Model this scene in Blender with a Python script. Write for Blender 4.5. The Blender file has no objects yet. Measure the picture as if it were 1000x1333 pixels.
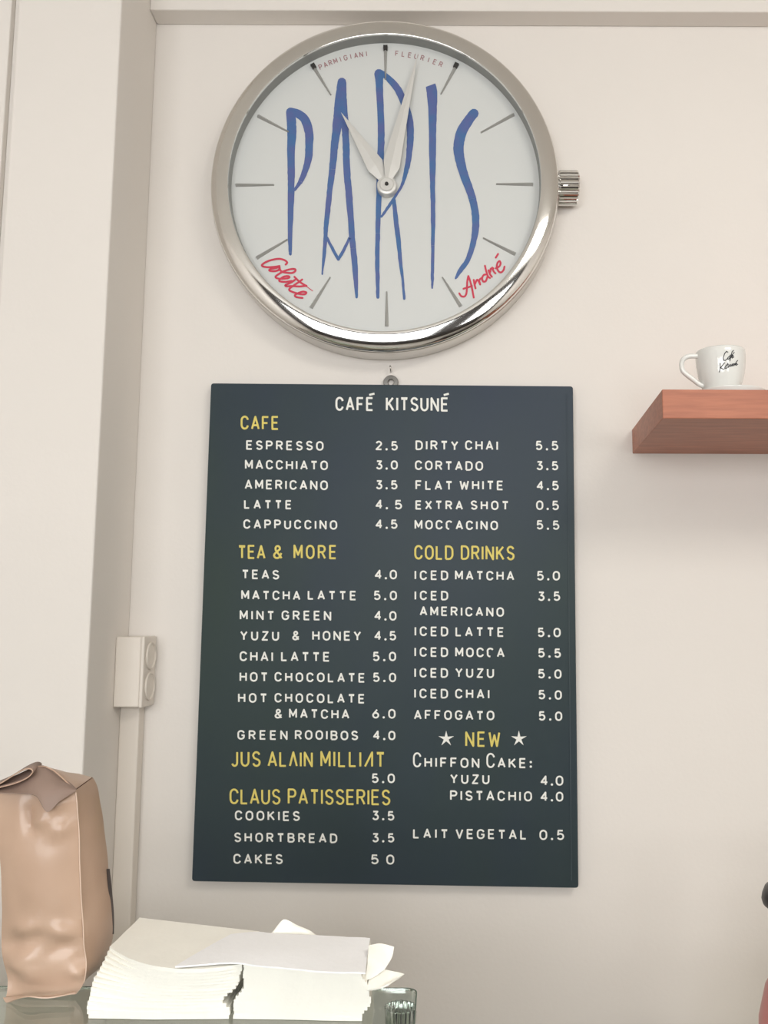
import bpy, math, random
from mathutils import Vector, Matrix, noise
from mathutils.bvhtree import BVHTree
random.seed(7)
C = bpy.context.scene.collection
scene = bpy.context.scene

# ------------------------------------------------------------------ camera
F = 1180.0                       # focal length in pixels of the 1000x1333 frame
PPX, PPY = 580.0, 666.5
PITCH = math.radians(6.92)
ROLL = 0.004
D = 1.85                         # camera to menu wall
CAM = Vector((0.0, -D, 1.5))
cd = bpy.data.cameras.new('camera'); cam = bpy.data.objects.new('camera', cd); C.objects.link(cam)
fwd = Vector((0, math.cos(PITCH), math.sin(PITCH)))
up0 = Vector((0, -math.sin(PITCH), math.cos(PITCH)))
rt0 = Vector((1, 0, 0))
rt = rt0*math.cos(ROLL) + up0*math.sin(ROLL)
up = up0*math.cos(ROLL) - rt0*math.sin(ROLL)
R3 = Matrix((rt, up, -fwd)).transposed()
cam.matrix_world = Matrix.Translation(CAM) @ R3.to_4x4()
cd.sensor_fit = 'AUTO'; cd.sensor_width = 36.0
cd.lens = F*36.0/1333.0
cd.shift_x = (500.0-PPX)/1333.0
cd.shift_y = (PPY-666.5)/1333.0
cd.clip_start = 0.02; cd.clip_end = 60
scene.camera = cam

# ------------------------------------------------------------------ world, light, exposure
w = bpy.data.worlds.new('sky'); scene.world = w; w.use_nodes = True
wn = w.node_tree.nodes; wl = w.node_tree.links
bg = wn['Background']; bg.inputs['Color'].default_value = (0.86, 0.92, 1.0, 1); bg.inputs['Strength'].default_value = 1.0
def area(name, loc, target, sx, sy, power, col):
    l = bpy.data.lights.new(name, 'AREA'); l.shape = 'RECTANGLE'; l.size = sx; l.size_y = sy
    l.energy = power; l.color = col
    o = bpy.data.objects.new(name, l); C.objects.link(o); o.location = loc
    o.rotation_euler = (Vector(target)-Vector(loc)).to_track_quat('-Z', 'Y').to_euler()
    return o
area('window_daylight', (-0.75, -4.45, 1.85), (-0.75, 0, 1.85), 2.5, 1.5, 84, (0.985, 0.985, 0.98))
area('window_daylight_right', (1.75, -4.45, 1.85), (1.75, 0, 1.85), 0.9, 1.3, 24, (1.0, 0.985, 0.96))
area('added_fill_light', (1.15, -1.9, 2.90), (1.0, -0.9, 0), 0.9, 0.9, 27, (1.0, 0.97, 0.90))  # added fill from above, no real fixture, brightens the right wall
scene.view_settings.view_transform = 'Standard'; scene.view_settings.look = 'None'
scene.view_settings.exposure = 0.04; scene.view_settings.gamma = 1.0
scene.view_settings.use_curve_mapping = False

# ------------------------------------------------------------------ helpers
def ray(px, py):
    return (rt*((px-PPX)/F) + up*((PPY-py)/F) + fwd)
def PY(px, py, y):
    d = ray(px, py); return CAM + d*((y-CAM.y)/d.y)
def PX(px, py, x):
    d = ray(px, py); return CAM + d*((x-CAM.x)/d.x)
def PZ(px, py, z):
    d = ray(px, py); return CAM + d*((z-CAM.z)/d.z)
def lin(r, g, b):
    f = lambda c: ((c/255+0.055)/1.055)**2.4 if c > 10 else c/255/12.92
    return (f(r), f(g), f(b), 1)
def mat(name, col, rough=0.6, metal=0.0, var=0.0, scale=20, bump=0.0, bscale=80, col2=None, stretch=(1,1,1), spec=0.5, coat=0.0, trans=0.0, ior=1.45, detail=4):
    m = bpy.data.materials.new(name); m.use_nodes = True
    n = m.node_tree.nodes; l = m.node_tree.links; b = n['Principled BSDF']
    b.inputs['Base Color'].default_value = col; b.inputs['Roughness'].default_value = rough
    b.inputs['Metallic'].default_value = metal; b.inputs['Specular IOR Level'].default_value = spec
    b.inputs['Coat Weight'].default_value = coat; b.inputs['Transmission Weight'].default_value = trans; b.inputs['IOR'].default_value = ior
    tc = n.new('ShaderNodeTexCoord'); mp = n.new('ShaderNodeMapping'); mp.inputs['Scale'].default_value = stretch
    l.new(tc.outputs['Object'], mp.inputs['Vector'])
    if col2 is None and var > 0: col2 = tuple(c*(1-var) for c in col[:3])+(1,)
    if col2 is not None:
        t = n.new('ShaderNodeTexNoise'); t.inputs['Scale'].default_value = scale; t.inputs['Detail'].default_value = detail
        l.new(mp.outputs[0], t.inputs['Vector'])
        r = n.new('ShaderNodeValToRGB'); r.color_ramp.elements[0].position = 0.35; r.color_ramp.elements[1].position = 0.65
        r.color_ramp.elements[0].color = col2; r.color_ramp.elements[1].color = col
        l.new(t.outputs['Fac'], r.inputs[0]); l.new(r.outputs[0], b.inputs['Base Color'])
    if bump > 0:
        t2 = n.new('ShaderNodeTexNoise'); t2.inputs['Scale'].default_value = bscale; t2.inputs['Detail'].default_value = 3
        l.new(mp.outputs[0], t2.inputs['Vector'])
        bp = n.new('ShaderNodeBump'); bp.inputs['Strength'].default_value = bump; bp.inputs['Distance'].default_value = 0.002
        l.new(t2.outputs['Fac'], bp.inputs['Height']); l.new(bp.outputs[0], b.inputs['Normal'])
    return m
M = dict(
    wall=mat('wall_paint', (0.80, 0.757, 0.71, 1), 0.75, var=0.03, scale=2.0, bump=0.12, bscale=120),
    plastic=mat('cream_plastic', (0.76, 0.70, 0.63, 1), 0.45, var=0.03, scale=8),
    hole=mat('dark_recess', (0.12, 0.10, 0.09, 1), 0.8, var=0.2),
    floor=mat('floor_tile', (0.42, 0.39, 0.35, 1), 0.5, var=0.3, scale=4),
    ceil=mat('ceiling_paint', (0.80, 0.77, 0.72, 1), 0.8, var=0.03, scale=2),
    dark=mat('dark_joinery', (0.05, 0.04, 0.035, 1), 0.5, var=0.3, scale=6),
    chrome=mat('chrome', (0.80, 0.79, 0.77, 1), 0.09, 1.0, var=0.04, scale=6),
    satin=mat('satin_steel', (0.66, 0.64, 0.61, 1), 0.3, 1.0, var=0.06, scale=10),
    grey=mat('grey_inner_ring', lin(150, 152, 150), 0.5, var=0.04),
    dial=mat('dial_white', lin(209, 211, 209), 0.45, var=0.02, scale=4),
    blue=mat('blue_paint', lin(66, 106, 156), 0.6, var=0.12, scale=30, col2=lin(86, 98, 152)),
    red=mat('red_paint', lin(205, 60, 84), 0.6, var=0.1, scale=40),
    faint=mat('faded_red_print', lin(165, 125, 128), 0.6, var=0.1, scale=60),
    tick=mat('tick_steel', lin(172, 171, 167), 0.4, 0.15, var=0.08, scale=30),
    tickend=mat('tick_dark_end', lin(52, 50, 48), 0.5, var=0.1),
    hand=mat('hand_steel', lin(214, 213, 209), 0.35, 0.25, var=0.03, scale=15),
    board=mat('board_slate', lin(49, 59, 77), 0.55, col2=lin(54, 68, 66), scale=1.6, spec=0.4, bump=0.08, bscale=60, stretch=(1, 1, 0.4)),
    white=mat('white_lettering', lin(236, 236, 230), 0.6, var=0.05, scale=60),
    yellow=mat('yellow_lettering', lin(222, 205, 108), 0.6, var=0.08, scale=60),
    wood=mat('red_brown_wood', lin(184, 117, 90), 0.42, col2=lin(166, 103, 80), scale=9, stretch=(1.2, 8, 14), bump=0.1, bscale=30, detail=6),
    china=mat('white_china', lin(226, 226, 222), 0.14, var=0.02, coat=0.4),
    ink=mat('black_print', lin(34, 36, 42), 0.5, var=0.1),
    kraft=mat('kraft_paper', lin(202, 172, 150), 0.34, col2=lin(188, 158, 136), scale=7, bump=0.15, bscale=40, coat=0.12),
    kraft_glint=mat('kraft_fold_highlight', lin(226, 200, 180), 0.4, var=0.05),  # lighter kraft, the fold's highlight put into the colour
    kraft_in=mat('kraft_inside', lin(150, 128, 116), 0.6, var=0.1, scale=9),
    label=mat('dark_label', lin(86, 76, 74), 0.5, var=0.4, scale=60),
    paper=mat('napkin_paper', lin(255, 253, 244), 0.85, var=0.03, scale=20, bump=0.3, bscale=160),
    paper2=mat('napkin_paper_white', lin(254, 254, 255), 0.85, var=0.02, scale=20, bump=0.3, bscale=160),
    glass=mat('green_tinted_glass', (0.80, 0.88, 0.83, 1), 0.03, trans=1.0, ior=1.45),
    gedge=mat('green_glass_edge', lin(92, 108, 96), 0.2, var=0.1, coat=0.3),
    cabinet=mat('cabinet_laminate', lin(204, 206, 190), 0.5, var=0.04, scale=5),
    cake=mat('yellow_cake', lin(214, 200, 140), 0.8, var=0.15, scale=60, bump=0.5, bscale=120),
    pink=mat('pink_enamel', lin(216, 140, 136), 0.35, var=0.05, scale=5),
    dullmetal=mat('dull_dark_metal', lin(120, 118, 114), 0.4, 0.7, var=0.1),
    black=mat('black_plastic', lin(50, 48, 48), 0.4, var=0.1),
    wframe=mat('window_frame_paint', lin(60, 56, 54), 0.5, var=0.1),
)
class MB:
    def __init__(s): s.v = []; s.f = []
    def add(s, vs, fs):
        b = len(s.v); s.v += [tuple(v) for v in vs]; s.f += [tuple(i+b for i in f) for f in fs]; return s
    def box(s, x0, x1, y0, y1, z0, z1):
        vs = [(x, y, z) for x in (x0, x1) for y in (y0, y1) for z in (z0, z1)]
        return s.add(vs, [(0,1,3,2),(4,6,7,5),(0,4,5,1),(2,3,7,6),(0,2,6,4),(1,5,7,3)])
    def grid(s, pts, nu, nv, closed_u=False):
        fs = []
        for i in range(nu-(0 if closed_u else 1)):
            for j in range(nv-1):
                a = i*nv+j; b = ((i+1) % nu)*nv+j
                fs.append((a, b, b+1, a+1))
        return s.add(pts, fs)
    def lathe(s, prof, n=96, mtx=None, closed=False):
        # prof: list of (radius, height along axis z)
        pts = []
        for i in range(n):
            a = 2*math.pi*i/n
            for r, h in prof:
                p = Vector((r*math.cos(a), r*math.sin(a), h)); pts.append(mtx @ p if mtx else p)
        s.grid(pts, n, len(prof), True); return s
    def tube(s, pts, rad, n=8, cap=True):
        pts = [Vector(p) for p in pts]; out = []
        rads = rad if isinstance(rad, (list, tuple)) else [rad]*len(pts)
        ref = Vector((0.3, 0.2, 1)).normalized()
        for i, p in enumerate(pts):
            t = (pts[min(i+1, len(pts)-1)]-pts[max(i-1, 0)]).normalized()
            u = t.cross(ref); u = u.normalized() if u.length > 1e-4 else Vector((1, 0, 0)); v = t.cross(u)
            for k in range(n):
                a = 2*math.pi*k/n; out.append(p+(u*math.cos(a)+v*math.sin(a))*rads[i])
        fs = []
        for i in range(len(pts)-1):
            for k in range(n):
                fs.append((i*n+k, i*n+(k+1) % n, (i+1)*n+(k+1) % n, (i+1)*n+k))
        if cap: fs += [tuple(range(n))[::-1], tuple(range((len(pts)-1)*n, len(pts)*n))]
        return s.add(out, fs)
    def build(s, name, material, parent=None, smooth=False, bevel=0, sub=0, angle=None, origin=None):
        me = bpy.data.meshes.new(name)
        vs = s.v
        if parent is not None: off = Vector(parent.location)
        elif origin is not None: off = Vector(origin)
        else:
            off = Vector([ (min(v[k] for v in vs)+max(v[k] for v in vs))/2 for k in range(3)]); off.z = min(v[2] for v in vs)
        if parent is not None and parent.parent is not None: off = Vector(parent.location)+Vector(parent.parent.location)
        me.from_pydata([(v[0]-off.x, v[1]-off.y, v[2]-off.z) for v in vs], [], s.f)
        me.validate(); me.update()
        import bmesh
        bm = bmesh.new(); bm.from_mesh(me); bmesh.ops.recalc_face_normals(bm, faces=bm.faces); bm.to_mesh(me); bm.free()
        if smooth:
            for p in me.polygons: p.use_smooth = True
            if angle: me.set_sharp_from_angle(angle=math.radians(angle))
        o = bpy.data.objects.new(name, me); C.objects.link(o); me.materials.append(material)
        if parent is not None:
            o.parent = parent
        else: o.location = off
        if bevel:
            b = o.modifiers.new('bevel', 'BEVEL'); b.width = bevel; b.segments = 2; b.limit_method = 'ANGLE'
        if sub:
            q = o.modifiers.new('sub', 'SUBSURF'); q.levels = sub; q.render_levels = sub
        o['_w'] = 1; del o['_w']
        return o
def tag(o, label, cat, group=None):
    o['label'] = label; o['category'] = cat
    if group: o['group'] = group
    return o
def empty(name, loc, label, cat, group=None):
    o = bpy.data.objects.new(name, None); C.objects.link(o); o.location = loc; o.empty_display_size = 0.05
    return tag(o, label, cat, group)
def struct(name, mb, m, **k):
    o = mb.build(name, m, **k); o['kind'] = 'structure'; return o

# ------------------------------------------------------------------ setting
PCX = PY(183, 500, 0.0).x           # inner corner between wall and pillar
PILY = -0.206                       # face of the pillar towards the room
XL, XR, YB, ZC = -2.6, 2.6, -4.4, 2.95
struct('floor', MB().box(XL, XR, YB, 0, -0.1, 0), M['floor'])
struct('ceiling', MB().box(XL, XR, YB, 0, ZC, ZC+0.1), M['ceil'])
struct('wall_back', MB().box(XL, XR, 0, 0.12, 0, ZC), M['wall'])
struct('wall_left', MB().box(XL-0.12, XL, YB, 0, 0, ZC), M['wall'])
struct('wall_right', MB().box(XR, XR+0.12, YB, 0, 0, ZC), M['wall'])
# pillar at the left with a shallow step on its face
gx0 = PY(24, 0, PILY).x
struct('wall_pillar', MB().box(gx0, PCX, PILY, 0, 0, ZC), M['wall'], bevel=0.004)
struct('wall_recess', MB().box(XL, gx0-0.012, PILY-0.002, 0, 0, ZC).box(gx0-0.012, gx0, PILY+0.012, 0, 0, ZC), M['wall'], bevel=0.003)
# shallow beam along the top of the wall
bz = PY(600, 14, -0.05).z
struct('trim_1', MB().box(PCX, XR, -0.05, 0, bz, ZC), M['wall'], bevel=0.0025)
# front wall with two shop windows behind the photographer
fw = MB()
W1 = (-2.0, 0.5, 1.1, 2.6); W2 = (1.3, 2.2, 1.2, 2.5)
fw.box(XL, W1[0], YB-0.12, YB, 0, ZC); fw.box(W1[1], W2[0], YB-0.12, YB, 0, ZC); fw.box(W2[1], XR, YB-0.12, YB, 0, ZC)
fw.box(W1[0], W1[1], YB-0.12, YB, 0, W1[2]); fw.box(W1[0], W1[1], YB-0.12, YB, W1[3], ZC)
fw.box(W2[0], W2[1], YB-0.12, YB, 0, W2[2]); fw.box(W2[0], W2[1], YB-0.12, YB, W2[3], ZC)
struct('wall_front', fw, M['dark'])
def win(n, x0, x1, z0, z1, nv, nh):
    m = MB(); y0, y1 = YB-0.08, YB-0.02; t = 0.03
    m.box(x0, x0+t, y0, y1, z0, z1); m.box(x1-t, x1, y0, y1, z0, z1); m.box(x0, x1, y0, y1, z0, z0+t); m.box(x0, x1, y0, y1, z1-t, z1)
    for i in range(1, nv):
        x = x0+(x1-x0)*i/nv; m.box(x-t/2, x+t/2, y0, y1, z0, z1)
    for i in range(1, nh):
        z = z0+(z1-z0)*i/nh; m.box(x0, x1, y0, y1, z-t/2, z+t/2)
    struct('window_%d' % n, m, M['wframe'])
win(1, *W1, 3, 2); win(2, *W2, 2, 2)

# ------------------------------------------------------------------ strokes
def ribbon(strokes, to3, nrm, h, mb, cap=True):
    """strokes: lists of (px, py, width px). to3(px, py) gives a point of the surface, nrm the outward direction, h the height of the paint."""
    cnt = [0]
    def disc(x, y, r, n=8):
        pts = [(x+r*math.cos(2*math.pi*k/n), y+r*math.sin(2*math.pi*k/n)) for k in range(n)]
        poly(pts)
    def poly(pts):
        n = len(pts); cnt[0] += 1; hh = h+0.000012*(cnt[0] % 40)
        mb.add([to3(*p)+nrm*hh for p in pts], [tuple(range(n))])
    parts_ = []
    for st in strokes:
        cur = [st[0]]
        for i in range(1, len(st)):
            cur.append(st[i])
            if 0 < i < len(st)-1:
                d1 = Vector((st[i][0]-st[i-1][0], st[i][1]-st[i-1][1])); d2 = Vector((st[i+1][0]-st[i][0], st[i+1][1]-st[i][1]))
                if d1.length > 1e-6 and d2.length > 1e-6 and d1.normalized().dot(d2.normalized()) < 0.25:
                    parts_.append(cur); cur = [st[i]]; disc(st[i][0], st[i][1], st[i][2]/2)
        parts_.append(cur)
    for st in parts_:
        L = []; Rr = []
        n = len(st)
        for i, (x, y, wd) in enumerate(st):
            if n == 1: disc(x, y, wd/2); continue
            a = st[max(i-1, 0)]; b = st[min(i+1, n-1)]
            d1 = Vector((x-a[0], y-a[1])); d2 = Vector((b[0]-x, b[1]-y))
            if d1.length < 1e-6: d1 = d2
            if d2.length < 1e-6: d2 = d1
            d1.normalize(); d2.normalize(); t = d1+d2
            if t.length < 0.35:
                t = d1
            t.normalize(); nn = Vector((-t.y, t.x))
            k = 1/max(0.6, nn.dot(Vector((-d1.y, d1.x))))
            L.append((x+nn.x*wd/2*k, y+nn.y*wd/2*k)); Rr.append((x-nn.x*wd/2*k, y-nn.y*wd/2*k))
        for i in range(n-1):
            poly([L[i], L[i+1], Rr[i+1], Rr[i]])
        if cap and n > 1:
            disc(st[0][0], st[0][1], st[0][2]/2, 10); disc(st[-1][0], st[-1][1], st[-1][2]/2, 10)
def smooth_path(pts, per=5):
    out = []
    n = len(pts)
    for i in range(n-1):
        p0, p1, p2, p3 = pts[max(i-1, 0)], pts[i], pts[i+1], pts[min(i+2, n-1)]
        for k in range(per):
            t = k/per
            out.append(tuple(0.5*((2*b)+(-a+c)*t+(2*a-5*b+4*c-d)*t*t+(-a+3*b-3*c+d)*t**3) for a, b, c, d in zip(p0, p1, p2, p3)))
    out.append(tuple(pts[-1])); return out

# stroke alphabet: unit height, own widths, y up
def arc(cx, cy, rx, ry, a0, a1, n=8):
    return [(cx+rx*math.cos(math.radians(a0+(a1-a0)*k/n)), cy+ry*math.sin(math.radians(a0+(a1-a0)*k/n))) for k in range(n+1)]
def rr(w_, y0=0, y1=1):   # stadium-like O
    r = w_/2; ry = min(0.36, (y1-y0)/2)
    return arc(r, y1-ry, r, ry, 0, 180, 8)+arc(r, y0+ry, r, ry, 180, 360, 8)+[(w_, y1-ry)]
G = {
 'A': (0.66, [[(0,0),(0.33,1),(0.66,0)], [(0.1,0.3),(0.56,0.3)]]),
 'B': (0.6, [[(0,0),(0,1),(0.36,1)]+arc(0.36,0.765,0.2,0.235,90,-90,6)+[(0,0.53)], [(0.36,0.53)]+arc(0.36,0.265,0.24,0.265,90,-90,6)+[(0,0)]]),
 'C': (0.62, [arc(0.31,0.68,0.31,0.32,10,180,8)+arc(0.31,0.32,0.31,0.32,180,350,8)]),
 'D': (0.62, [[(0,0),(0,1),(0.28,1)]+arc(0.28,0.64,0.34,0.36,90,0,6)+arc(0.28,0.36,0.34,0.36,0,-90,6)+[(0,0)]]),
 'E': (0.54, [[(0.54,1),(0,1),(0,0),(0.54,0)], [(0,0.52),(0.48,0.52)]]),
 'F': (0.54, [[(0.54,1),(0,1),(0,0)], [(0,0.5),(0.46,0.5)]]),
 'G': (0.64, [arc(0.32,0.68,0.32,0.32,15,180,8)+arc(0.32,0.32,0.32,0.32,180,350,8)+[(0.64,0.46),(0.36,0.46)]]),
 'H': (0.62, [[(0,0),(0,1)], [(0.62,0),(0.62,1)], [(0,0.51),(0.62,0.51)]]),
 'I': (0.0, [[(0,0),(0,1)]]),
 'J': (0.42, [[(0.42,1),(0.42,0.24)]+arc(0.2,0.24,0.22,0.24,0,-160,7)]),
 'K': (0.62, [[(0,0),(0,1)], [(0.58,1),(0.04,0.42)], [(0.2,0.58),(0.62,0)]]),
 'L': (0.5, [[(0,1),(0,0),(0.5,0)]]),
 'M': (0.7, [[(0,0),(0,1),(0.35,0.25),(0.7,1),(0.7,0)]]),
 'N': (0.62, [[(0,0),(0,1),(0.62,0),(0.62,1)]]),
 'O': (0.66, [rr(0.66)]),
 'P': (0.58, [[(0,0),(0,1),(0.33,1)]+arc(0.33,0.74,0.25,0.26,90,-90,7)+[(0,0.48)]]),
 'R': (0.6, [[(0,0),(0,1),(0.33,1)]+arc(0.33,0.75,0.25,0.25,90,-90,7)+[(0,0.5)], [(0.3,0.5),(0.6,0)]]),
 'S': (0.58, [arc(0.29,0.75,0.27,0.25,15,180,7)+[(0.1,0.58),(0.46,0.44)]+arc(0.3,0.26,0.28,0.26,20,-165,8)]),
 'T': (0.6, [[(0,0.97),(0.6,0.97)], [(0.02,0.9),(0.22,0.93)], [(0.58,0.9),(0.38,0.93)], [(0.3,1),(0.3,0)]]),
 'U': (0.6, [[(0,1)]+arc(0.3,0.32,0.3,0.32,180,360,9)+[(0.6,1)]]),
 'V': (0.64, [[(0,1),(0.32,0),(0.64,1)]]),
 'W': (0.86, [[(0,1),(0.2,0),(0.43,0.8),(0.66,0),(0.86,1)]]),
 'X': (0.62, [[(0,1),(0.62,0)], [(0.62,1),(0,0)]]),
 'Y': (0.64, [[(0,1),(0.32,0.48),(0.64,1)], [(0.32,0.48),(0.32,0)]]),
 'Z': (0.58, [[(0,1),(0.58,1),(0,0),(0.58,0)]]),
 '&': (0.62, [[(0.62,0),(0.14,0.66)]+arc(0.3,0.8,0.18,0.2,200,-20,7)+[(0.12,0.42)]+arc(0.25,0.22,0.25,0.22,150,330,6)+[(0.6,0.42)]]),
 '0': (0.62, [rr(0.62)]),
 '2': (0.56, [arc(0.28,0.72,0.27,0.28,165,-20,8)+[(0,0),(0.58,0)]]),
 '3': (0.56, [[(0.02,1),(0.5,1),(0.24,0.6)]+arc(0.27,0.3,0.29,0.3,80,-160,9)]),
 '4': (0.62, [[(0.44,0),(0.44,1),(0,0.3),(0.62,0.3)]]),
 '5': (0.58, [[(0.52,1),(0.08,1),(0.04,0.52)]+arc(0.28,0.32,0.3,0.32,120,-155,9)]),
 '6': (0.58, [[(0.44,1),(0.08,0.5)]+arc(0.29,0.3,0.29,0.3,150,510,14)]),
 '.': (0.0, [[(0,0.04)]]),
 ':': (0.0, [[(0,0.1)], [(0,0.7)]]),
 'v': (0.6, [[(0,0),(0.3,1),(0.6,0)]]),         # an A without its bar
 'w': (0.6, [[(0,0),(0.6,1),(0.6,0)]]),         # leaning A without its bar
 'h': (0.62, [arc(0.31,0.68,0.31,0.32,30,200,8)+arc(0.31,0.32,0.31,0.32,200,270,4)]),   # worn C
}
def word(txt, x0, x1, yt, yb0, sw, wscale=1.0, slope=0.011, ital=0.012):
    """returns strokes in photo pixels filling the box x0..x1, cap top yt, baseline yb0"""
    h = (yb0-yt)-sw
    ws = [G[c][0]*h*wscale*1.14 if c != ' ' else 0 for c in txt]
    n = len(txt)
    gap = ((x1-x0-sw)-sum(ws))/(n-1) if n > 1 else 0
    if n == 1 and ws[0] > 0: ws = [x1-x0-sw]
    out = []; x = x0+sw/2
    for i, c in enumerate(txt):
        if c != ' ':
            gw = G[c][0]; sx = (ws[i]/gw) if gw else 0
            jit = (random.random()-0.5)*0.35
            for st in G[c][1]:
                s_ = sw*1.45 if c in '.:' else sw
                out.append([(x+p[0]*sx+ital*0+0.0*p[1], yb0-sw/2-p[1]*h+(x+p[0]*sx-x0)*slope+jit, s_) for p in st])
        x += ws[i]+gap
    return out

# ------------------------------------------------------------------ clock
CY = -0.0575
cc = PY(501.3, 238.8, CY)                     # centre of the case at the front plane
sc_ = PY(601, 240, CY).x - PY(501, 240, CY).x # metres per 100 px at the front plane
RC = 2.27*sc_
def cmat(y):                                  # lathe axis towards the room
    return Matrix.Translation((cc.x, 0, cc.z)) @ Matrix.Rotation(math.radians(90), 4, 'X')
cm = cmat(0)
clock = empty('wall_clock', (cc.x, 0, cc.z-RC), 'big round silver wall clock like a wristwatch, PARIS painted in blue', 'clock')
MB().lathe([(RC*0.9, 0.001), (RC-0.004, 0.001), (RC-0.0005, 0.004), (RC, 0.008), (RC, 0.0565), (RC-0.0012, 0.0578), (RC-0.004, 0.0578)], 160, cm).build('case', M['satin'], clock, smooth=True, angle=40)
RI = 2.022*sc_                                # inner radius of bezel and dial
DH = 0.0445                                   # dial height off the wall
BW = RC-0.0015-RI
prof = [(RC-0.0015, 0.0575), (RC-0.0009, 0.0590)]
for k in range(1, 20):
    t = k/20.0; a = math.pi*t
    prof.append((RC-0.0015-BW*(1-math.cos(a))/2, 0.0590+0.0160*math.sin(a*0.62)**0.8))
prof += [(RI+0.0004, 0.0722), (RI, 0.0712), (RI, 0.0695)]
MB().lathe(prof, 180, cm).build('bezel', M['chrome'], clock, smooth=True, angle=50)
MB().lathe([(RI, 0.0700), (RI-0.0006, 0.0695), (RI-0.0006, DH)], 160, cm).build('inner_ring', M['grey'], clock, smooth=True, angle=40)
MB().lathe([(0.0, DH), (0.1, DH), (RI, DH), (RI, DH-0.004), (0, DH-0.004)], 128, cm).build('dial', M['dial'], clock)
YD = -DH
toD = lambda x, y: PY(x, y, YD)
NY = Vector((0, -1, 0))
# the painted word
PARIS = {
 'P': [[(378.5,146,12),(379.5,160,12),(380,175,12),(379,200,10),(379.3,225,9.5),(379.2,240,8.8),(378.6,270,7.7),(377.8,310,5.6),(378,331,3.6)],
       [(378,146,11),(387.6,148,11),(397,156,11.5),(402.4,173,11),(402.5,192,10),(401.5,208,9.3),(397.2,222.4,7.5),(392.9,233.6,6.5),(389,240,5),(383.9,247.3,3.5)]],
 'A': [[(445.2,107,11.5),(444.4,120,13.6),(443.6,136,16),(442,150,15),(439.5,162,12.5),(437.4,176,10.5),(435.4,192,9.6),(434,208,8.8),(432.4,224,8.3),(429.6,246,7.2),(427.2,270,7),(424.6,294,6),(423.8,310,5.3),(421.8,334,4.3),(419.6,357,2)],
       [(446,118,9),(447.5,145,10),(449,162,9.5),(449.8,176,8.8),(450.8,192,8.8),(451.2,208,8.8),(452.4,232,8.8),(454.4,254,8.8),(456.4,278,8),(458.6,310,7.7),(461.8,342,7.7),(463.4,366,6),(464.4,387,3.4)],
       [(425.5,309,3),(432.5,323,4),(440.6,337.5,4)], [(440.6,337.5,4),(448,325,4),(455,310,3.4)]],
 'R': [[(493.5,96,12),(494,112,9.6),(495.6,144,8.8),(496.4,176,8.8),(495.8,200,8.5),(494.5,228,7.8),(493.5,254,7.2),(492.6,278,6.7),(491.8,310,6),(491.2,342,5.8),(491.8,366,5.3),(492,387,4)],
       [(494,95,9),(501,98,7.5),(512,108.8,8.5),(520,120,9.5),(529,142,9.5),(533.6,160,9.5),(534.4,176,9.2),(533.5,192,8),(532,208,7.2),(528.5,224,6),(524.5,238,4),(520,247.6,3.2),(512.8,258.8,3.5),(506.4,268.4,4),(496.8,282,3)],
       [(512.8,261,5),(515.5,286,6),(518.4,310,6),(521.6,342,4.8),(524.5,366,3.5),(526.4,389,3)]],
 'I': [[(560.6,111,13),(562.4,120,14),(563.2,144,11),(563.2,176,9.6),(563.4,208,8.5),(563.3,238,6.7),(563.8,262,6),(564,294,5.5),(563.5,326,4.3),(563,358,4.3),(562.8,376,2)]],
 'S': [[(617,148,12.3),(611.2,155.2,12.6),(602,170,13.5),(597.9,184,13.5),(597,195.2,13.3),(599,208,12.5),(603.6,226,11.2),(611,246,10.4),(616,262,9.6),(618.9,278,9.6),(619.4,294,9.3),(617.4,310,7.9),(613.6,326,6.9),(607.5,341,6.2),(599.5,352,6),(593.3,362.5,2.6)]],
}
for ch, sts in PARIS.items():
    m = MB(); rnd = random.Random(ord(ch))
    ss = []
    for st in sts:
        q = smooth_path(st, 5)
        ss.append([(x+rnd.uniform(-.18, .18), y, max(1.5, wd+rnd.uniform(-.35, .35))) for x, y, wd in q])
    # the I has a flat top, every other stroke ends round
    ribbon(ss, toD, NY, 0.0004, m, cap=(ch != 'I'))
    m.build('painted_letter', M['blue'], clock)['label'] = 'blue painted letter ' + ch
def sp(lst, ox, oy, k, wd): return smooth_path([(ox+x*k, oy+y*k, wd) for x, y in lst], 3)
col = [
 [(520,345),(540,320),(510,290),(440,270),(360,280),(280,305),(215,345),(225,370),(290,380),(380,375),(440,365)],
 [(440,365),(400,390),(320,405),(310,425),(370,432),(430,415),(440,375),(450,420),(500,447),(600,455),(645,430),(640,405),(590,405),(500,430),(430,470),(390,500),(400,520),(450,530),(540,525),(570,510),(550,495),(490,505),(440,545),(450,565),(520,570),(600,560)],
 [(640,545),(590,580),(520,610),(530,628),(600,625),(700,630),(790,620)],
 [(735,540),(680,580),(620,620),(575,655),(570,682),(620,705),(700,728),(770,732),(788,708),(740,698),(680,718),(640,745),(660,768),(740,780)],
 [(635,505),(690,560),(740,595),(790,625)], [(780,620),(870,688)]]
m = MB(); ribbon([sp(s_, 320, 310, .1, 2.6 if i < 5 else 1.0) for i, s_ in enumerate(col)], toD, NY, 0.0005, m)
m.build('script_lettering', M['red'], clock)['label'] = 'red script word at the lower left of the dial'
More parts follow.
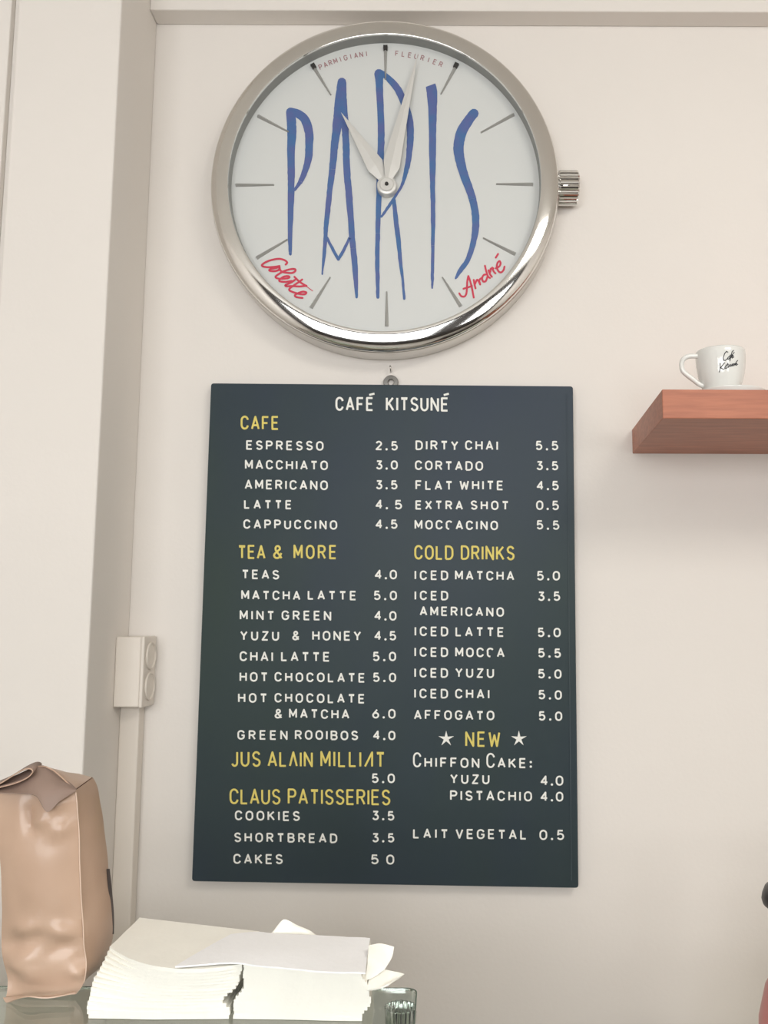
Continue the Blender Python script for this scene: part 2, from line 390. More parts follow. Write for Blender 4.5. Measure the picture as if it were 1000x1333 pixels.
andr = [
 [(180,720),(205,755),(245,762),(272,725),(280,640),(285,560),(298,495)], [(298,495),(320,555),(345,650),(368,775)], [(235,660),(300,640),(345,625)],
 [(368,545),(380,610),(392,655)], [(385,600),(410,545),(430,560),(452,605)], [(452,600),(440,550),(470,520)],
 [(535,475),(500,480),(478,520),(490,565),(525,560),(548,500)], [(515,362),(530,430),(555,500),(580,520)],
 [(560,420),(580,470),(605,505)], [(585,440),(590,400),(625,395)], [(610,385),(625,430),(650,460)],
 [(655,395),(700,370),(718,330),(705,300),(680,320),(668,370),(685,425),(720,448),(755,420),(768,372)], [(655,255),(685,208)]]
m = MB(); ribbon([sp(s_, 580, 310, .1, 2.5) for s_ in andr], toD, NY, 0.0005, m)
m.build('script_lettering', M['red'], clock)['label'] = 'red script name at the lower right of the dial'
# small lettering bent along the top of the dial
def arc_text(txt, a0, a1, rad, h, sw):
    out = []; n = len(txt)
    for i, c in enumerate(txt):
        a = math.radians(a0+(a1-a0)*i/(n-1)); gw = G[c][0]
        bx = 499.5+rad*1.0*math.sin(a); by = 242-rad*0.945*math.cos(a)
        for st in G[c][1]:
            out.append([(bx+((p[0]-gw/2)*h)*math.cos(a)+(p[1]*h)*math.sin(a), by+((p[0]-gw/2)*h)*math.sin(a)-(p[1]*h)*math.cos(a), sw) for p in st])
    return out
for tx_, a0_, a1_ in (('PARMIGIANI', -26.6, -7.0), ('FLEURIER', 5.4, 24.0)):
    m = MB(); ribbon(arc_text(tx_, a0_, a1_, 180, 6.0, 1.1), toD, NY, 0.0003, m, cap=False)
    m.build('brand_lettering', M['faint'], clock)['label'] = 'small faded red lettering along the top of the dial'
# hour markers: raised tapered bars
TK = [((502,61),(502,104)),((595,84),(574,123)),((669,149),(626,173)),((694,240),(646,240)),((671,331),(629,310)),((600,399),(576,361)),
      ((503.5,425),(503.5,380)),((405,401),(430,361)),((334,336),(374.5,312)),((307,241),(357,241)),((336,151),(376,172)),((407,85),(431,124))]
for i, (o_, i_) in enumerate(TK):
    a = toD(*o_); b = toD(*i_); t = (b-a).normalized(); n_ = Vector((t.z, 0, -t.x)); h0, h1 = 0.0042, 0.0016; up_ = NY*0.005
    vs = [a+n_*h0, a-n_*h0, b-n_*h1, b+n_*h1, a+up_, b+up_]
    m = MB().add(vs, [(0,3,5,4),(1,4,5,2),(0,4,1),(2,5,3),(0,1,2,3)])
    tk = m.build('hour_marker', M['tick'], clock)
    if i in (0, 1, 11):
        a2 = a - t*0.0005; b2 = a+t*0.010
        vs = [a2+n_*0.0046, a2-n_*0.0046, b2-n_*0.0042, b2+n_*0.0042]; vs += [v+NY*0.0062 for v in vs]
        q = MB().add(vs, [(0,1,2,3),(4,7,6,5),(0,4,5,1),(1,5,6,2),(2,6,7,3),(3,7,4,0)])
        me = q.build('marker_end', M['tickend'], tk); me['label'] = 'dark outer end of hour marker'
        # parent offset: keep world place
        me.location = -Vector(tk.location) if False else me.location
# hands
def hand(name, tip, ls, rs, tail, yb, ridge):
    T = PY(*tip, yb); L = PY(*ls, yb); R_ = PY(*rs, yb); Q = PY(*tail, yb)
    mid = (L+R_)/2 + NY*ridge
    dn = -NY*0.0022
    vs = [T, L, R_, Q, mid, T+dn, L+dn, R_+dn, Q+dn]
    fs = [(0,4,1),(0,2,4),(1,4,3),(4,2,3),(5,6,8,7),(0,1,6,5),(0,5,7,2),(1,3,8,6),(2,7,8,3)]
    return MB().add(vs, fs).build(name, M['hand'], clock)
hand('hour_hand', (444,146), (480,223), (498,208), (505,244), YD-0.012, 0.003)
hand('minute_hand', (544,70), (499.5,208), (520,219), (503,245), YD-0.019, 0.0035)
hc = PY(503.5, 240, YD-0.02)
hm = Matrix.Translation((hc.x, 0, hc.z)) @ Matrix.Rotation(math.radians(90), 4, 'X')
MB().lathe([(0.0, DH+0.022), (0.013, DH+0.022), (0.015, DH+0.0205), (0.015, DH+0.019), (0.019, DH+0.018), (0.0205, DH+0.016), (0.0205, DH)], 40, hm).build('hub', M['hand'], clock, smooth=True, angle=35)
MB().lathe([(0.0, DH+0.0255), (0.0035, DH+0.025), (0.004, DH+0.0215)], 20, hm).build('pin', M['tickend'], clock, smooth=True)
# crown
kc0 = PY(724, 245, -0.03); kx1 = PY(752, 245, -0.03).x; kr = (PY(740, 224, -0.03)-PY(740, 266, -0.03)).z/2
m = MB(); n = 132; prof = []
km = Matrix.Translation((0, -0.03, kc0.z)) @ Matrix.Rotation(math.radians(90), 4, 'Y')
pts = []
xs = [(kc0.x-0.008, .93), (kc0.x+0.004, .93), (kc0.x+0.0055, 1.0), (kx1-0.003, 1.0), (kx1, .93)]
for i in range(n):
    a = 2*math.pi*i/n
    rib = 1.0 - 0.11*(1-abs(math.sin(a*11)))**2
    for x, s_ in xs: pts.append(Vector((x, -0.03+kr*s_*rib*math.cos(a), kc0.z+kr*s_*rib*math.sin(a))))
m.grid(pts, n, len(xs), True)
m.add([pts[i*len(xs)+len(xs)-1] for i in range(n)], [tuple(range(n))])
m.build('crown', M['chrome'], clock, smooth=True, angle=25)['label'] = 'ribbed winding crown'

# ------------------------------------------------------------------ menu board
YBd = -0.024
bc = [PY(*p, YBd) for p in ((274.6,498.6),(746.2,502.6),(753.4,1156.2),(249.6,1147.4))]
ctr = sum(bc, Vector())/4
board = empty('menu_board', (ctr.x, YBd/2, min(p.z for p in bc)), 'dark slate menu board with white and yellow lettering below the clock', 'menu board')
m = MB()
fr = []; bk = []
def shrink(p, d): return p + (ctr-p).normalized()*d
rim = []
for i, p in enumerate(bc):
    a, b = bc[i-1], bc[(i+1) % 4]; r = 0.006
    for k in range(5):
        t = k/4; q = (p+(a-p).normalized()*r)*(1-t)**2+p*2*t*(1-t)+(p+(b-p).normalized()*r)*t*t
        rim.append(q)
n = len(rim)
layers = []
for dy, ins in ((0.022, 0.0015), (0.0025, 0), (0.0008, 0.0005), (0, 0.002)):
    layers += [shrink(p, ins)+Vector((0, dy, 0)) for p in rim]
fs = [(j*n+i, j*n+(i+1) % n, (j+1)*n+(i+1) % n, (j+1)*n+i) for j in range(3) for i in range(n)]
fs += [tuple(range(3*n, 4*n)), tuple(range(n))[::-1]]
m.add(layers, fs); m.build('panel', M['board'], board, smooth=True, angle=30)
toB = lambda x, y: PY(x, y, YBd)
m = MB(); ribbon([[(738.2,512,1.6),(744.0,1146,1.6)]], toB, NY, 0.0012, m, cap=False)
m.build('edge_bead', M['board'], board)
W_, Y_ = 'white', 'yellow'
HD = 0.74                       # condensed headings
lines = [
 ('title_lettering', W_, 2.6, HD, [('CAFE',436.8,486.4,516.6,534.9),('KITSUNE',502.4,584,516.6,535.2)]),
 ('heading_lettering', Y_, 2.5, HD, [('CAFE',313.4,363.2,541.2,559.4)]),
 ('item_lettering', W_, 2.15, 1, [('ESPRESSO',320.6,421.4,573.2,585.6)]),
 ('item_lettering', W_, 2.15, 1, [('MACCHIATO',319,427,598.6,611)]),
 ('item_lettering', W_, 2.15, 1, [('AMERICANO',318.7,427,624.4,637)]),
 ('item_lettering', W_, 2.15, 1, [('LATTE',317.8,379.9,650.4,662.4)]),
 ('item_lettering', W_, 2.15, 1, [('CAPPUCCINO',317,439.2,676,688.3)]),
 ('price_lettering', W_, 2.15, 1, [('2.5',489,518,574,586.2)]),
 ('price_lettering', W_, 2.15, 1, [('3.0',489.6,518,599.2,611.2)]),
 ('price_lettering', W_, 2.15, 1, [('3.5',489.5,517.6,625,637)]),
 ('price_lettering', W_, 2.15, 1, [('4.',489,504.8,650.4,662.8),('5',514,523.6,650.6,663)]),
 ('price_lettering', W_, 2.15, 1, [('4.5',489,517.6,676.2,688.4)]),
 ('heading_lettering', Y_, 2.5, HD, [('TEA',310,345.8,709,727.4),('&',355.6,368,709.4,727.6),('MORE',382.2,438.4,709,727.6)]),
 ('item_lettering', W_, 2.15, 1, [('DIRTY',541,596.8,573.4,586),('CHAI',605.6,648.4,573.4,586)]),
 ('item_lettering', W_, 2.15, 1, [('CORTADO',540.3,629,599.5,612)]),
 ('item_lettering', W_, 2.15, 1, [('FLAT',540.9,589.2,625.2,637.7),('WHITE',598.4,655.4,625.2,637.7)]),
 ('item_lettering', W_, 2.15, 1, [('EXTRA',540.9,602.8,651.3,663.4),('SHOT',612.8,662.4,651.4,663.6)]),
 ('item_lettering', W_, 2.15, 1, [('MOChACINO',539.8,648.4,676.8,689.1)]),
 ('price_lettering', W_, 2.15, 1, [('5.5',697.4,726.9,574,586.2)]),
 ('price_lettering', W_, 2.15, 1, [('3.5',698.5,726.9,600.3,612.2)]),
 ('price_lettering', W_, 2.15, 1, [('4.5',698.8,727.5,626,638.2)]),
 ('price_lettering', W_, 2.15, 1, [('0.5',698,727.7,651.6,664)]),
 ('price_lettering', W_, 2.15, 1, [('5.5',698.5,728.3,677.3,689.5)]),
 ('heading_lettering', Y_, 2.5, HD, [('COLD',539.5,590.4,709.6,728.5),('DRINKS',600,670,710,728.9)]),
 ('item_lettering', W_, 2.15, 1, [('TEAS',315,363.6,741.4,753.8)]),
 ('item_lettering', W_, 2.15, 1, [('MATCHA',314.2,391.2,768.3,780.7),('LATTE',400.7,464,768.4,780.8)]),
 ('item_lettering', W_, 2.15, 1, [('MINT',312.2,357.2,794.4,807),('GREEN',366.8,431.3,794.6,807.2)]),
 ('item_lettering', W_, 2.15, 1, [('YUZU',312.8,363.5,821,833.5),('&',380.6,389.9,821,833.5),('HONEY',406.6,470.3,821,833.7)]),
 ('item_lettering', W_, 2.15, 1, [('CHAI',312.2,355.6,847.8,860.7),('LATTE',366,429.4,848,860.7)]),
 ('item_lettering', W_, 2.15, 1, [('HOT',312,348.8,874.7,887.3),('CHOCOLATE',357.6,475.3,874.8,887.3)]),
 ('item_lettering', W_, 2.15, 1, [('HOT',310,347.9,901.9,914.5),('CHOCOLATE',357.6,475,902,914.4)]),
 ('item_lettering', W_, 2.15, 1, [('&',357.6,367.6,922.6,935.2),('MATCHA',376.4,454.9,922.6,935.1)]),
 ('price_lettering', W_, 2.15, 1, [('4.0',488,516.9,741.4,753.9)]),
 ('price_lettering', W_, 2.15, 1, [('5.0',486.7,516.9,768.9,781.2)]),
 ('price_lettering', W_, 2.15, 1, [('4.0',487.5,516.3,795.2,807.6)]),
 ('price_lettering', W_, 2.15, 1, [('4.5',487.5,515.9,821.2,833.5)]),
 ('price_lettering', W_, 2.15, 1, [('5.0',485.4,515.8,848.2,860.5)]),
 ('price_lettering', W_, 2.15, 1, [('5.0',485.6,515.8,875.6,887.8)]),
 ('price_lettering', W_, 2.15, 1, [('6.0',484.7,515.1,922.6,935.2)]),
 ('item_lettering', W_, 2.15, 1, [('ICED',539.8,583.6,742.4,754.9),('MATCHA',592.4,669.5,742.6,755)]),
 ('item_lettering', W_, 2.15, 1, [('ICED',539.8,583.6,768.9,781.3)]),
 ('item_lettering', W_, 2.15, 1, [('AMERICANO',546.5,656.2,789.3,801.7)]),
 ('item_lettering', W_, 2.15, 1, [('ICED',539.8,583.6,815.4,828),('LATTE',593,656.2,815.8,828.4)]),
 ('item_lettering', W_, 2.15, 1, [('ICED',539.6,583.5,842.3,854.8),('MOChA',592.7,656.9,842.6,855.2)]),
 ('item_lettering', W_, 2.15, 1, [('ICED',539.5,583.4,869.2,881.8),('YUZU',592.7,643.2,869.4,882)]),
 ('item_lettering', W_, 2.15, 1, [('ICED',539.4,583.4,896.4,909),('CHAI',592.7,637.3,896.7,909.3)]),
 ('item_lettering', W_, 2.15, 1, [('AFFOGATO',539,643.7,924,936.6)]),
 ('price_lettering', W_, 2.15, 1, [('5.0',699,729.1,743,755.5)]),
 ('price_lettering', W_, 2.15, 1, [('3.5',700.5,729.4,769.8,782.1)]),
 ('price_lettering', W_, 2.15, 1, [('5.0',700,730,817,829.3)]),
 ('price_lettering', W_, 2.15, 1, [('5.5',700.5,730.3,843.8,856)]),
 ('price_lettering', W_, 2.15, 1, [('5.0',700.5,731.1,871,883.3)]),
 ('price_lettering', W_, 2.15, 1, [('5.0',701,731.5,898.2,910.5)]),
 ('price_lettering', W_, 2.15, 1, [('5.0',701.3,732,925.7,938)]),
 ('item_lettering', W_, 2.15, 1, [('GREEN',309.2,374.5,950.2,962.7),('ROOIBOS',384,466.3,950.3,962.8)]),
 ('price_lettering', W_, 2.15, 1, [('4.0',485.8,514.9,951,963.2)]),
 ('heading_lettering', Y_, 2.5, HD, [('JUS',301.3,339.5,977.6,998),('ALvIN',348.6,407.4,977.8,998),('MILLIwT',417.2,501.2,977.4,998.2)]),
 ('price_lettering', W_, 2.15, 1, [('5.0',484,514.2,1006.7,1019.2)]),
 ('heading_lettering', Y_, 2.5, HD, [('CLAUS',299,365.3,1026.4,1046.8),('PATISSERIES',374.7,508.3,1026.4,1047)]),
 ('item_lettering', W_, 2.15, 1, [('COOKIES',306,390.5,1055,1067.8)]),
 ('item_lettering', W_, 2.15, 1, [('SHORTBREAD',305,439.2,1083.4,1096)]),
 ('item_lettering', W_, 2.15, 1, [('CAKES',304,368.2,1111.2,1124.3)]),
 ('price_lettering', W_, 2.15, 1, [('3.5',484.7,513.5,1055.4,1067.8)]),
 ('price_lettering', W_, 2.15, 1, [('3.5',484.7,513.5,1084.4,1096.5)]),
 ('price_lettering', W_, 2.15, 1, [('5',483,493,1112,1124.8),('0',503,513.4,1112.2,1125.2)]),
 ('heading_lettering', Y_, 2.5, HD, [('NEW',605.8,651.3,952,972)]),
 ('item_lettering', W_, 2.2, 1, [('C',537.8,548.6,979.3,998.9),('HIFFON',552.6,624.2,985.7,998.9),('C',633.3,644.4,980,999.6),('AKE',647.8,685,986.4,999.6),(':',690,693.4,988,1000)]),
 ('item_lettering', W_, 2.15, 1, [('YUZU',586.2,637.3,1007.6,1020.3)]),
 ('price_lettering', W_, 2.15, 1, [('4.0',703.8,733.4,1009.5,1022.6)]),
 ('item_lettering', W_, 2.15, 1, [('PISTACHIO',586,692.7,1028.8,1042)]),
 ('price_lettering', W_, 2.15, 1, [('4.0',703.8,733.4,1030.2,1043)]),
 ('item_lettering', W_, 2.15, 1, [('LAIT',537.8,583.3,1078.4,1091.2),('VEGETAL',593.2,685.6,1078.8,1091.8)]),
 ('price_lettering', W_, 2.15, 1, [('0.5',702.4,734.5,1079.9,1093.3)]),
]
for name, colr, sw, wsc, words in lines:
    for t, x0, x1, yt, yb in words:
        m = MB(); ss = word(t, x0, x1, yt, yb, sw, wsc)
        if t == 'CAFE' and name[0] == 't': ss += [[(480.8,514.2,2.6),(487.6,512.6,2.6)]]
        if t == 'KITSUNE': ss += [[(577.8,514.4,2.6),(584.4,512.6,2.6)]]
        ribbon(ss, toB, NY, 0.0005, m, cap=False)
        o = m.build(name, M[colr], board)
        o['label'] = ('yellow heading ' if colr == Y_ else 'white lettering ') + t.replace('v', 'A').replace('w', 'A').replace('h', 'C')
for sx in (581, 675.6):
    m = MB(); q = []
    for k in range(10):
        r = 10.6 if k % 2 == 0 else 3.3; a = math.radians(36*k)
        q.append((sx+r*math.sin(a), 961.6-r*math.cos(a)))
    m.add([toB(*p)+NY*0.0008 for p in q]+[toB(sx, 961.6)+NY*0.0008]+[toB(*p) for p in q], [(k, (k+1) % 10, 10) for k in range(10)]+[(k, (k+1) % 10, 11+(k+1) % 10, 11+k) for k in range(10)])
    m.build('star', M['white'], board)['label'] = 'white star beside NEW'
# hanger
hp = PY(508.8, 497, -0.012); hr = 0.0145
hmx = Matrix.Translation((hp.x, -0.006, hp.z)) @ Matrix.Rotation(math.radians(90), 4, 'X')
MB().lathe([(0.006, 0.0), (hr, 0.0), (hr+.001, 0.0015), (hr, 0.003), (0.007, 0.0035), (0.006, 0.0025), (0.006, 0)], 32, hmx).build('hanger_ring', M['dullmetal'], board, smooth=True, angle=40)['label'] = 'round metal hanger'
np_ = PY(508.6, 485, -0.01)
nl = empty('hook_nail', (np_.x, 0, np_.z), 'small steel hook in the wall holding the menu board', 'hook')
MB().tube([(np_.x, 0.002, np_.z+0.004), (np_.x, -0.014, np_.z+0.004), (np_.x, -0.017, np_.z+0.007), (np_.x-0.0005, -0.017, np_.z+0.013)], 0.0016, 8).build('shank', M['satin'], nl, smooth=True)

# ------------------------------------------------------------------ shelf with cup
wt = PY(823, 559, 0); wb = PY(823.5, 590.5, 0)
SZ0 = wb.z; SZ1 = wt.z
# depth from the front edge: front lower corner seen at (862.5, 541.5)
p0 = PZ(862.5, 541.5, SZ0); p1 = PZ(862.5, 510.2, SZ1)
SY = (p0.y+p1.y)/2; fx = (p0.x+p1.x)/2; bx = (wt.x+wb.x)/2
print('shelf depth', SY, 'thick', SZ1-SZ0, 'clock R', RC, 'board', bc)
shelf = empty('wall_shelf', ((fx+1.6)/2, SY/2, SZ0), 'thick reddish-brown wooden shelf fixed to the wall at the right', 'shelf')
vs = [(bx, 0, SZ0), (fx, SY, SZ0), (1.7, SY, SZ0), (1.7, 0, SZ0)]; vs += [(x, y, SZ1) for x, y, z in vs]
MB().add(vs, [(0,1,2,3),(4,7,6,5),(0,4,5,1),(1,5,6,2),(2,6,7,3),(3,7,4,0)]).build('plank', M['wood'], shelf, bevel=0.0015)
cyy = SY+0.066
def shelf_at(px, y):
    # point on the shelf top below pixel column px
    lo, hi = 400, 800
    for _ in range(40):
        mid = (lo+hi)/2
        if PY(px, mid, y).z > SZ1: lo = mid
        else: hi = mid
    return PY(px, lo, y), lo
sp0, spy = shelf_at(949, cyy)
sr = (PY(995, 505, cyy).x-PY(903, 505, cyy).x)/2
sz = PY(949, 500.8, cyy-sr).z-SZ1
print('saucer r', sr, 'h', sz, 'base py', spy)
sm = Matrix.Translation((sp0.x, cyy, SZ1))
MB().lathe([(0, 0.004), (sr*0.5, 0.0), (sr*0.93, 0.0), (sr, sz*0.85), (sr, sz), (sr*0.96, sz), (sr*0.55, sz*0.45), (0, sz*0.45)], 64, sm).build('saucer', M['china'], smooth=True, angle=40, origin=(sp0.x, cyy, SZ1))
tag(bpy.context.scene.objects['saucer'], 'white china saucer under the cup on the wooden shelf', 'saucer')
zb = SZ1+sz*0.45+0.0006
ccx = PY(938.5, 480, cyy).x
ztop = PY(938, 451.5, cyy-0.03).z
cr = (PY(970, 465, cyy).x-PY(907, 465, cyy).x)/2
H = ztop-zb
cup = empty('coffee_cup', (ccx, cyy, zb), 'white coffee cup with black script lettering on the wooden shelf', 'cup')
cmx = Matrix.Translation((ccx, cyy, zb))
outer = [(0, 0.002), (cr*0.5, 0.002), (cr*0.52, 0.0), (cr*0.6, 0.0), (cr*0.62, 0.005), (cr*0.72, H*0.13), (cr*0.84, H*0.28), (cr*0.935, H*0.48), (cr*0.985, H*0.7), (cr, H*0.88), (cr*0.995, H*0.98), (cr*0.975, H)]
inner = [(cr*0.94, H*0.985), (cr*0.93, H*0.88), (cr*0.9, H*0.6), (cr*0.75, H*0.25), (cr*0.5, H*0.1), (0, H*0.08)]
body = MB().lathe(outer+inner, 72, cmx); cupv, cupf = list(body.v), list(body.f)
body.build('body', M['china'], cup, smooth=True)
hpts = [(912,464),(904,463.5),(896,464),(889.5,468),(887.5,475),(889,482.5),(895,488.5),(903,494.5),(911,500.5),(916,502)]
hp3 = [PY(a, b, cyy-0.004) for a, b in hpts]
MB().tube([tuple(p) for p in [Vector(q) for q in smooth_path([tuple(v) for v in hp3], 4)]], 0.0044, 12).build('handle', M['china'], cup, smooth=True)
bvh = BVHTree.FromPolygons([Vector(v) for v in cupv], cupf)
toCup_n = [0]
def toCup(x, y):
    d = ray(x, y).normalized(); h = bvh.ray_cast(CAM, d)
    return (h[0]-d*0.0004) if h[0] is not None else PY(x, y, cyy-cr)
cs_old = [[(650,190),(640,170),(600,180),(570,215),(565,250),(590,255),(615,235)], [(615,225),(600,240),(612,250),(628,215),(632,245)], [(660,165),(640,200),(625,255)], [(640,215),(660,195),(655,215),(635,230)],
      [(520,300),(525,340),(518,375)], [(590,280),(530,335),(560,350),(580,345)], [(560,330),(600,300),(590,330),(615,310),(640,300),(630,320),(655,300),(650,318),(672,290),(668,308),(690,295)], [(600,315),(645,290),(690,268)]]
cs = [[(598,180),(585,172),(565,195),(552,235),(556,262),(575,262),(592,245)], [(618,222),(600,232),(596,250),(608,250),(622,228),(620,250)],
      [(655,162),(640,178),(628,225),(618,268)], [(618,212),(645,204)], [(634,232),(652,218),(646,206),(636,222),(642,240),(658,228)], [(650,196),(662,182)],
      [(520,292),(522,335),(514,380)], [(566,285),(524,338),(556,352)], [(574,318),(566,344),(580,340)], [(596,290),(586,342)], [(580,310),(606,300)],
      [(614,308),(602,318),(612,324),(600,334)], [(626,302),(622,322),(634,318),(642,298),(640,318)], [(650,318),(654,296),(664,296),(662,314)], [(672,306),(686,294),(680,284),(672,300),(680,312),(696,302)], [(684,276),(696,264)]]
m = MB(); ribbon([[(870+x*.13, 435+y*.13, 1.15) for x, y in s_] for s_ in cs], toCup, Vector((0, 0, 0)), 0, m)
m.build('script_lettering', M['ink'], cup)['label'] = 'black handwritten lettering'

# ------------------------------------------------------------------ double socket and conduit on the pillar side
xo = PY(187, 870, 0).x
bxn = PX(149, 870, PCX)                       # near edge on the pillar side
print('corner x', PCX, 'box near y', bxn.y)
by = bxn.y
bt = PY(187, 829, by); bb = PY(186, 921, by); thick = bt.x-PCX
box = empty('wall_socket', (PCX+thick/2, by/2, bb.z), 'cream surface-mounted double socket box on the side of the pillar', 'socket')
MB().box(PCX, PCX+thick-0.004, by, -0.004, bb.z, bt.z).build('back_box', M['plastic'], box, bevel=0.003)
MB().box(PCX+thick-0.0045, PCX+thick+0.003, by-0.002, -0.002, bb.z-0.001, bt.z+0.001).build('face_plate', M['plastic'], box, bevel=0.003)
for zc in (bb.z+(bt.z-bb.z)*0.72, bb.z+(bt.z-bb.z)*0.28):
    rm_ = Matrix.Translation((PCX+thick+0.003, by/2, zc)) @ Matrix.Rotation(math.radians(90), 4, 'Y')
    r = min(abs(by)*0.40, (bt.z-bb.z)*0.2)
    so = MB().lathe([(r, -0.001), (r, 0.003), (r*0.93, 0.0035), (r*0.88, 0.001), (0, 0.0005)], 40, rm_).build('socket_well', M['plastic'], box, smooth=True, angle=35)
ct = PY(181, 935, -0.034).x-PCX
cdt = MB().box(PCX, PCX+ct, -0.034, -0.001, 0.0, bb.z-0.002).build('cable_conduit', M['plastic'], bevel=0.003)
tag(cdt, 'cream cable trunking running down the corner under the socket box', 'conduit')

# ------------------------------------------------------------------ display case the napkins and the bag stand on
YF = -0.87
ZG = PY(205, 1326.5, YF).z
print('glass top z', ZG)
backp = PZ(520, 1286.5, ZG); GX1 = PZ(541, 1300, ZG).x; GY1 = backp.y
case = empty('display_case', (GX1-0.5, (GY1-1.35)/2, 0), 'glass-topped display counter under the napkins and the paper bag', 'display case')
GX0 = -1.25; GY0 = -1.22
def rounded(x0, x1, y0, y1, r, n=6):
    pts = []
    for cx, cy, a0 in ((x1-r, y1-r, 0), (x0+r, y1-r, 90), (x0+r, y0+r, 180), (x1-r, y0+r, 270)):
        for k in range(n+1):
            a = math.radians(a0+90*k/n); pts.append((cx+r*math.cos(a), cy+r*math.sin(a)))
    return pts
def prism(m, pts, z0, z1):
    n = len(pts)
    m.add([(x, y, z0) for x, y in pts]+[(x, y, z1) for x, y in pts], [tuple(range(n))[::-1], tuple(range(n, 2*n))]+[(i, (i+1) % n, n+(i+1) % n, n+i) for i in range(n)]); return m
prism(MB(), rounded(GX0, GX1, GY0, GY1, 0.012), ZG-0.008, ZG).build('glass_top', M['glass'], case)
# dark green polished edge strip around the pane
o1 = rounded(GX0-0.0012, GX1+0.0012, GY0-0.0012, GY1+0.0012, 0.0132); i1 = rounded(GX0+0.0, GX1-0.0, GY0+0.0, GY1-0.0, 0.012); n = len(o1)
MB().add([(x, y, ZG-0.008) for x, y in o1]+[(x, y, ZG+0.0003) for x, y in o1]+[(x, y, ZG+0.0003) for x, y in i1],
  [(i, (i+1) % n, n+(i+1) % n, n+i) for i in range(n)]+[(n+i, n+(i+1) % n, 2*n+(i+1) % n, 2*n+i) for i in range(n)]).build('glass_edge', M['gedge'], case)['label'] = 'dark green edge of the glass top'
CB = ZG-0.075
MB().box(GX0+0.01, GX1-0.006, GY0+0.02, GY1-0.006, 0.0, CB).build('cabinet_body', M['cabinet'], case, bevel=0.003)
for x in (GX0+0.03, GX1-0.16, (GX0+GX1)/2):
    for y in (GY0+0.04,):
        MB().lathe([(0, CB), (0.008, CB), (0.008, ZG-0.008), (0, ZG-0.008)], 16, Matrix.Translation((x, y, 0))).build('stand_off', M['satin'], case, smooth=True, angle=40)
# fluted tin with yellow cake under the glass, near its right end
tp = PZ(521.5, 1317, ZG-0.016)
tin = empty('fluted_cake_tin', (tp.x, tp.y, CB), 'fluted tin of yellow cake seen through the glass, right of the napkins', 'cake tin')
pts = []; n = 160; tr = 0.0165; th_ = ZG-0.016-CB
for i in range(n):
    a = 2*math.pi*i/n; k = 1+0.06*math.cos(a*20)
    for r_, z in ((0.0, 0.0005), (tr*0.72, 0.0005), (tr*0.74, 0.0), (tr, th_-0.001), (tr*1.02, th_), (tr*0.97, th_-0.001), (tr*0.9, th_*0.55)):
        pts.append((tp.x+r_*(k if r_ > 0.01 else 1)*math.cos(a), tp.y+r_*(k if r_ > 0.01 else 1)*math.sin(a), CB+z))
MB().grid(pts, n, 7, True).build('tin', M['chrome'], tin, smooth=True)
MB().lathe([(0, th_*0.78), (tr*0.5, th_*0.76), (tr*0.8, th_*0.7), (tr*0.86, th_*0.5), (0, th_*0.5)], 30, Matrix.Translation((tp.x, tp.y, CB))).build('cake', M['cake'], tin, smooth=True)
# unseen dark block, added below the frame to shade the lower right wall
bar = MB().box(0.62, 2.0, -1.5, -0.98, 0.0, 1.02).box(0.60, 2.02, -1.52, -0.96, 1.02, 1.05).build('unseen_light_blocker', M['dark'], bevel=0.004)
tag(bar, 'unseen dark block added right of the display case to shade the lower wall', 'counter')

# ------------------------------------------------------------------ napkins
def nz(x, y, s): return noise.noise(Vector((x, y, s)))
def lerp(a, b, t): return a+(b-a)*t
def interp(tab, x):
    tab = sorted(tab)
    if x <= tab[0][0]: return tab[0][1]
    for (a, b), (c, d) in zip(tab, tab[1:]):
        if x <= c: return b+(d-b)*(x-a)/(c-a)
    return tab[-1][1]
def slab(name, A, Mf, B, Cc, Dd, t, seed, material, parent=None, sag=None, nu=22, nv=10, wob=0.0006):
    """folded napkin: front edge A-Mf-B (fold, rounded), back edge Dd-Cc, thickness t"""
    def base(u, v):
        f = A*((1-u)*(1-2*u))+Mf*(4*u*(1-u))+B*(u*(2*u-1))
        bk_ = Dd.lerp(Cc, u); p = f.lerp(bk_, v)
        e = 1-min(1, v*6)
        p = p+Vector((wob*nz(v*3, seed, 2.1)*(1 if 0.1 < u < .9 else 1.4), wob*1.6*nz(u*4, seed, 7.7)*e, 0))
        return p
    rows = []
    prof = [(0.0, -0.5, 0.0), (0.0, 0.0, -0.0)]
    top = []; bot = []
    for i in range(nu):
        for j in range(nv):
            u = i/(nu-1); v = j/(nv-1); p = base(u, v)
            ed = 1.0; ef = 1.0
            hz = t*0.5*ed*ef
            zz = (sag(u, v) if sag else 0)+0.0
            top.append(p+Vector((0, 0, t*0.5+hz+zz))); bot.append(p+Vector((0, 0, t*0.5-hz+zz)))
    m = MB(); m.add(top+bot, [])
    N = nu*nv
    for i in range(nu-1):
        for j in range(nv-1):
            a = i*nv+j; m.f.append((a, a+nv, a+nv+1, a+1)); m.f.append((N+a, N+a+1, N+a+nv+1, N+a+nv))
    for i in range(nu-1):
        a = i*nv; m.f.append((a, N+a, N+a+nv, a+nv)); a = i*nv+nv-1; m.f.append((a, a+nv, N+a+nv, N+a))
    for j in range(nv-1):
        m.f.append((j, j+1, N+j+1, N+j)); a = (nu-1)*nv+j; m.f.append((a, N+a, N+a+1, a+1))
    return m.build(name, material, parent, smooth=True, angle=35)
HTOP = PY(200, 1250, YF-0.0).z-ZG
print('napkin stack height', HTOP)
Lx = [(1326,115),(1312,112),(1305,112),(1297,114),(1285,117),(1275,120),(1262,127),(1250,131),(1240,134),(1232,137)]
Rx = [(1326,298),(1316,297),(1308,291),(1300,296),(1290,306),(1280,315),(1270,316),(1232,316)]
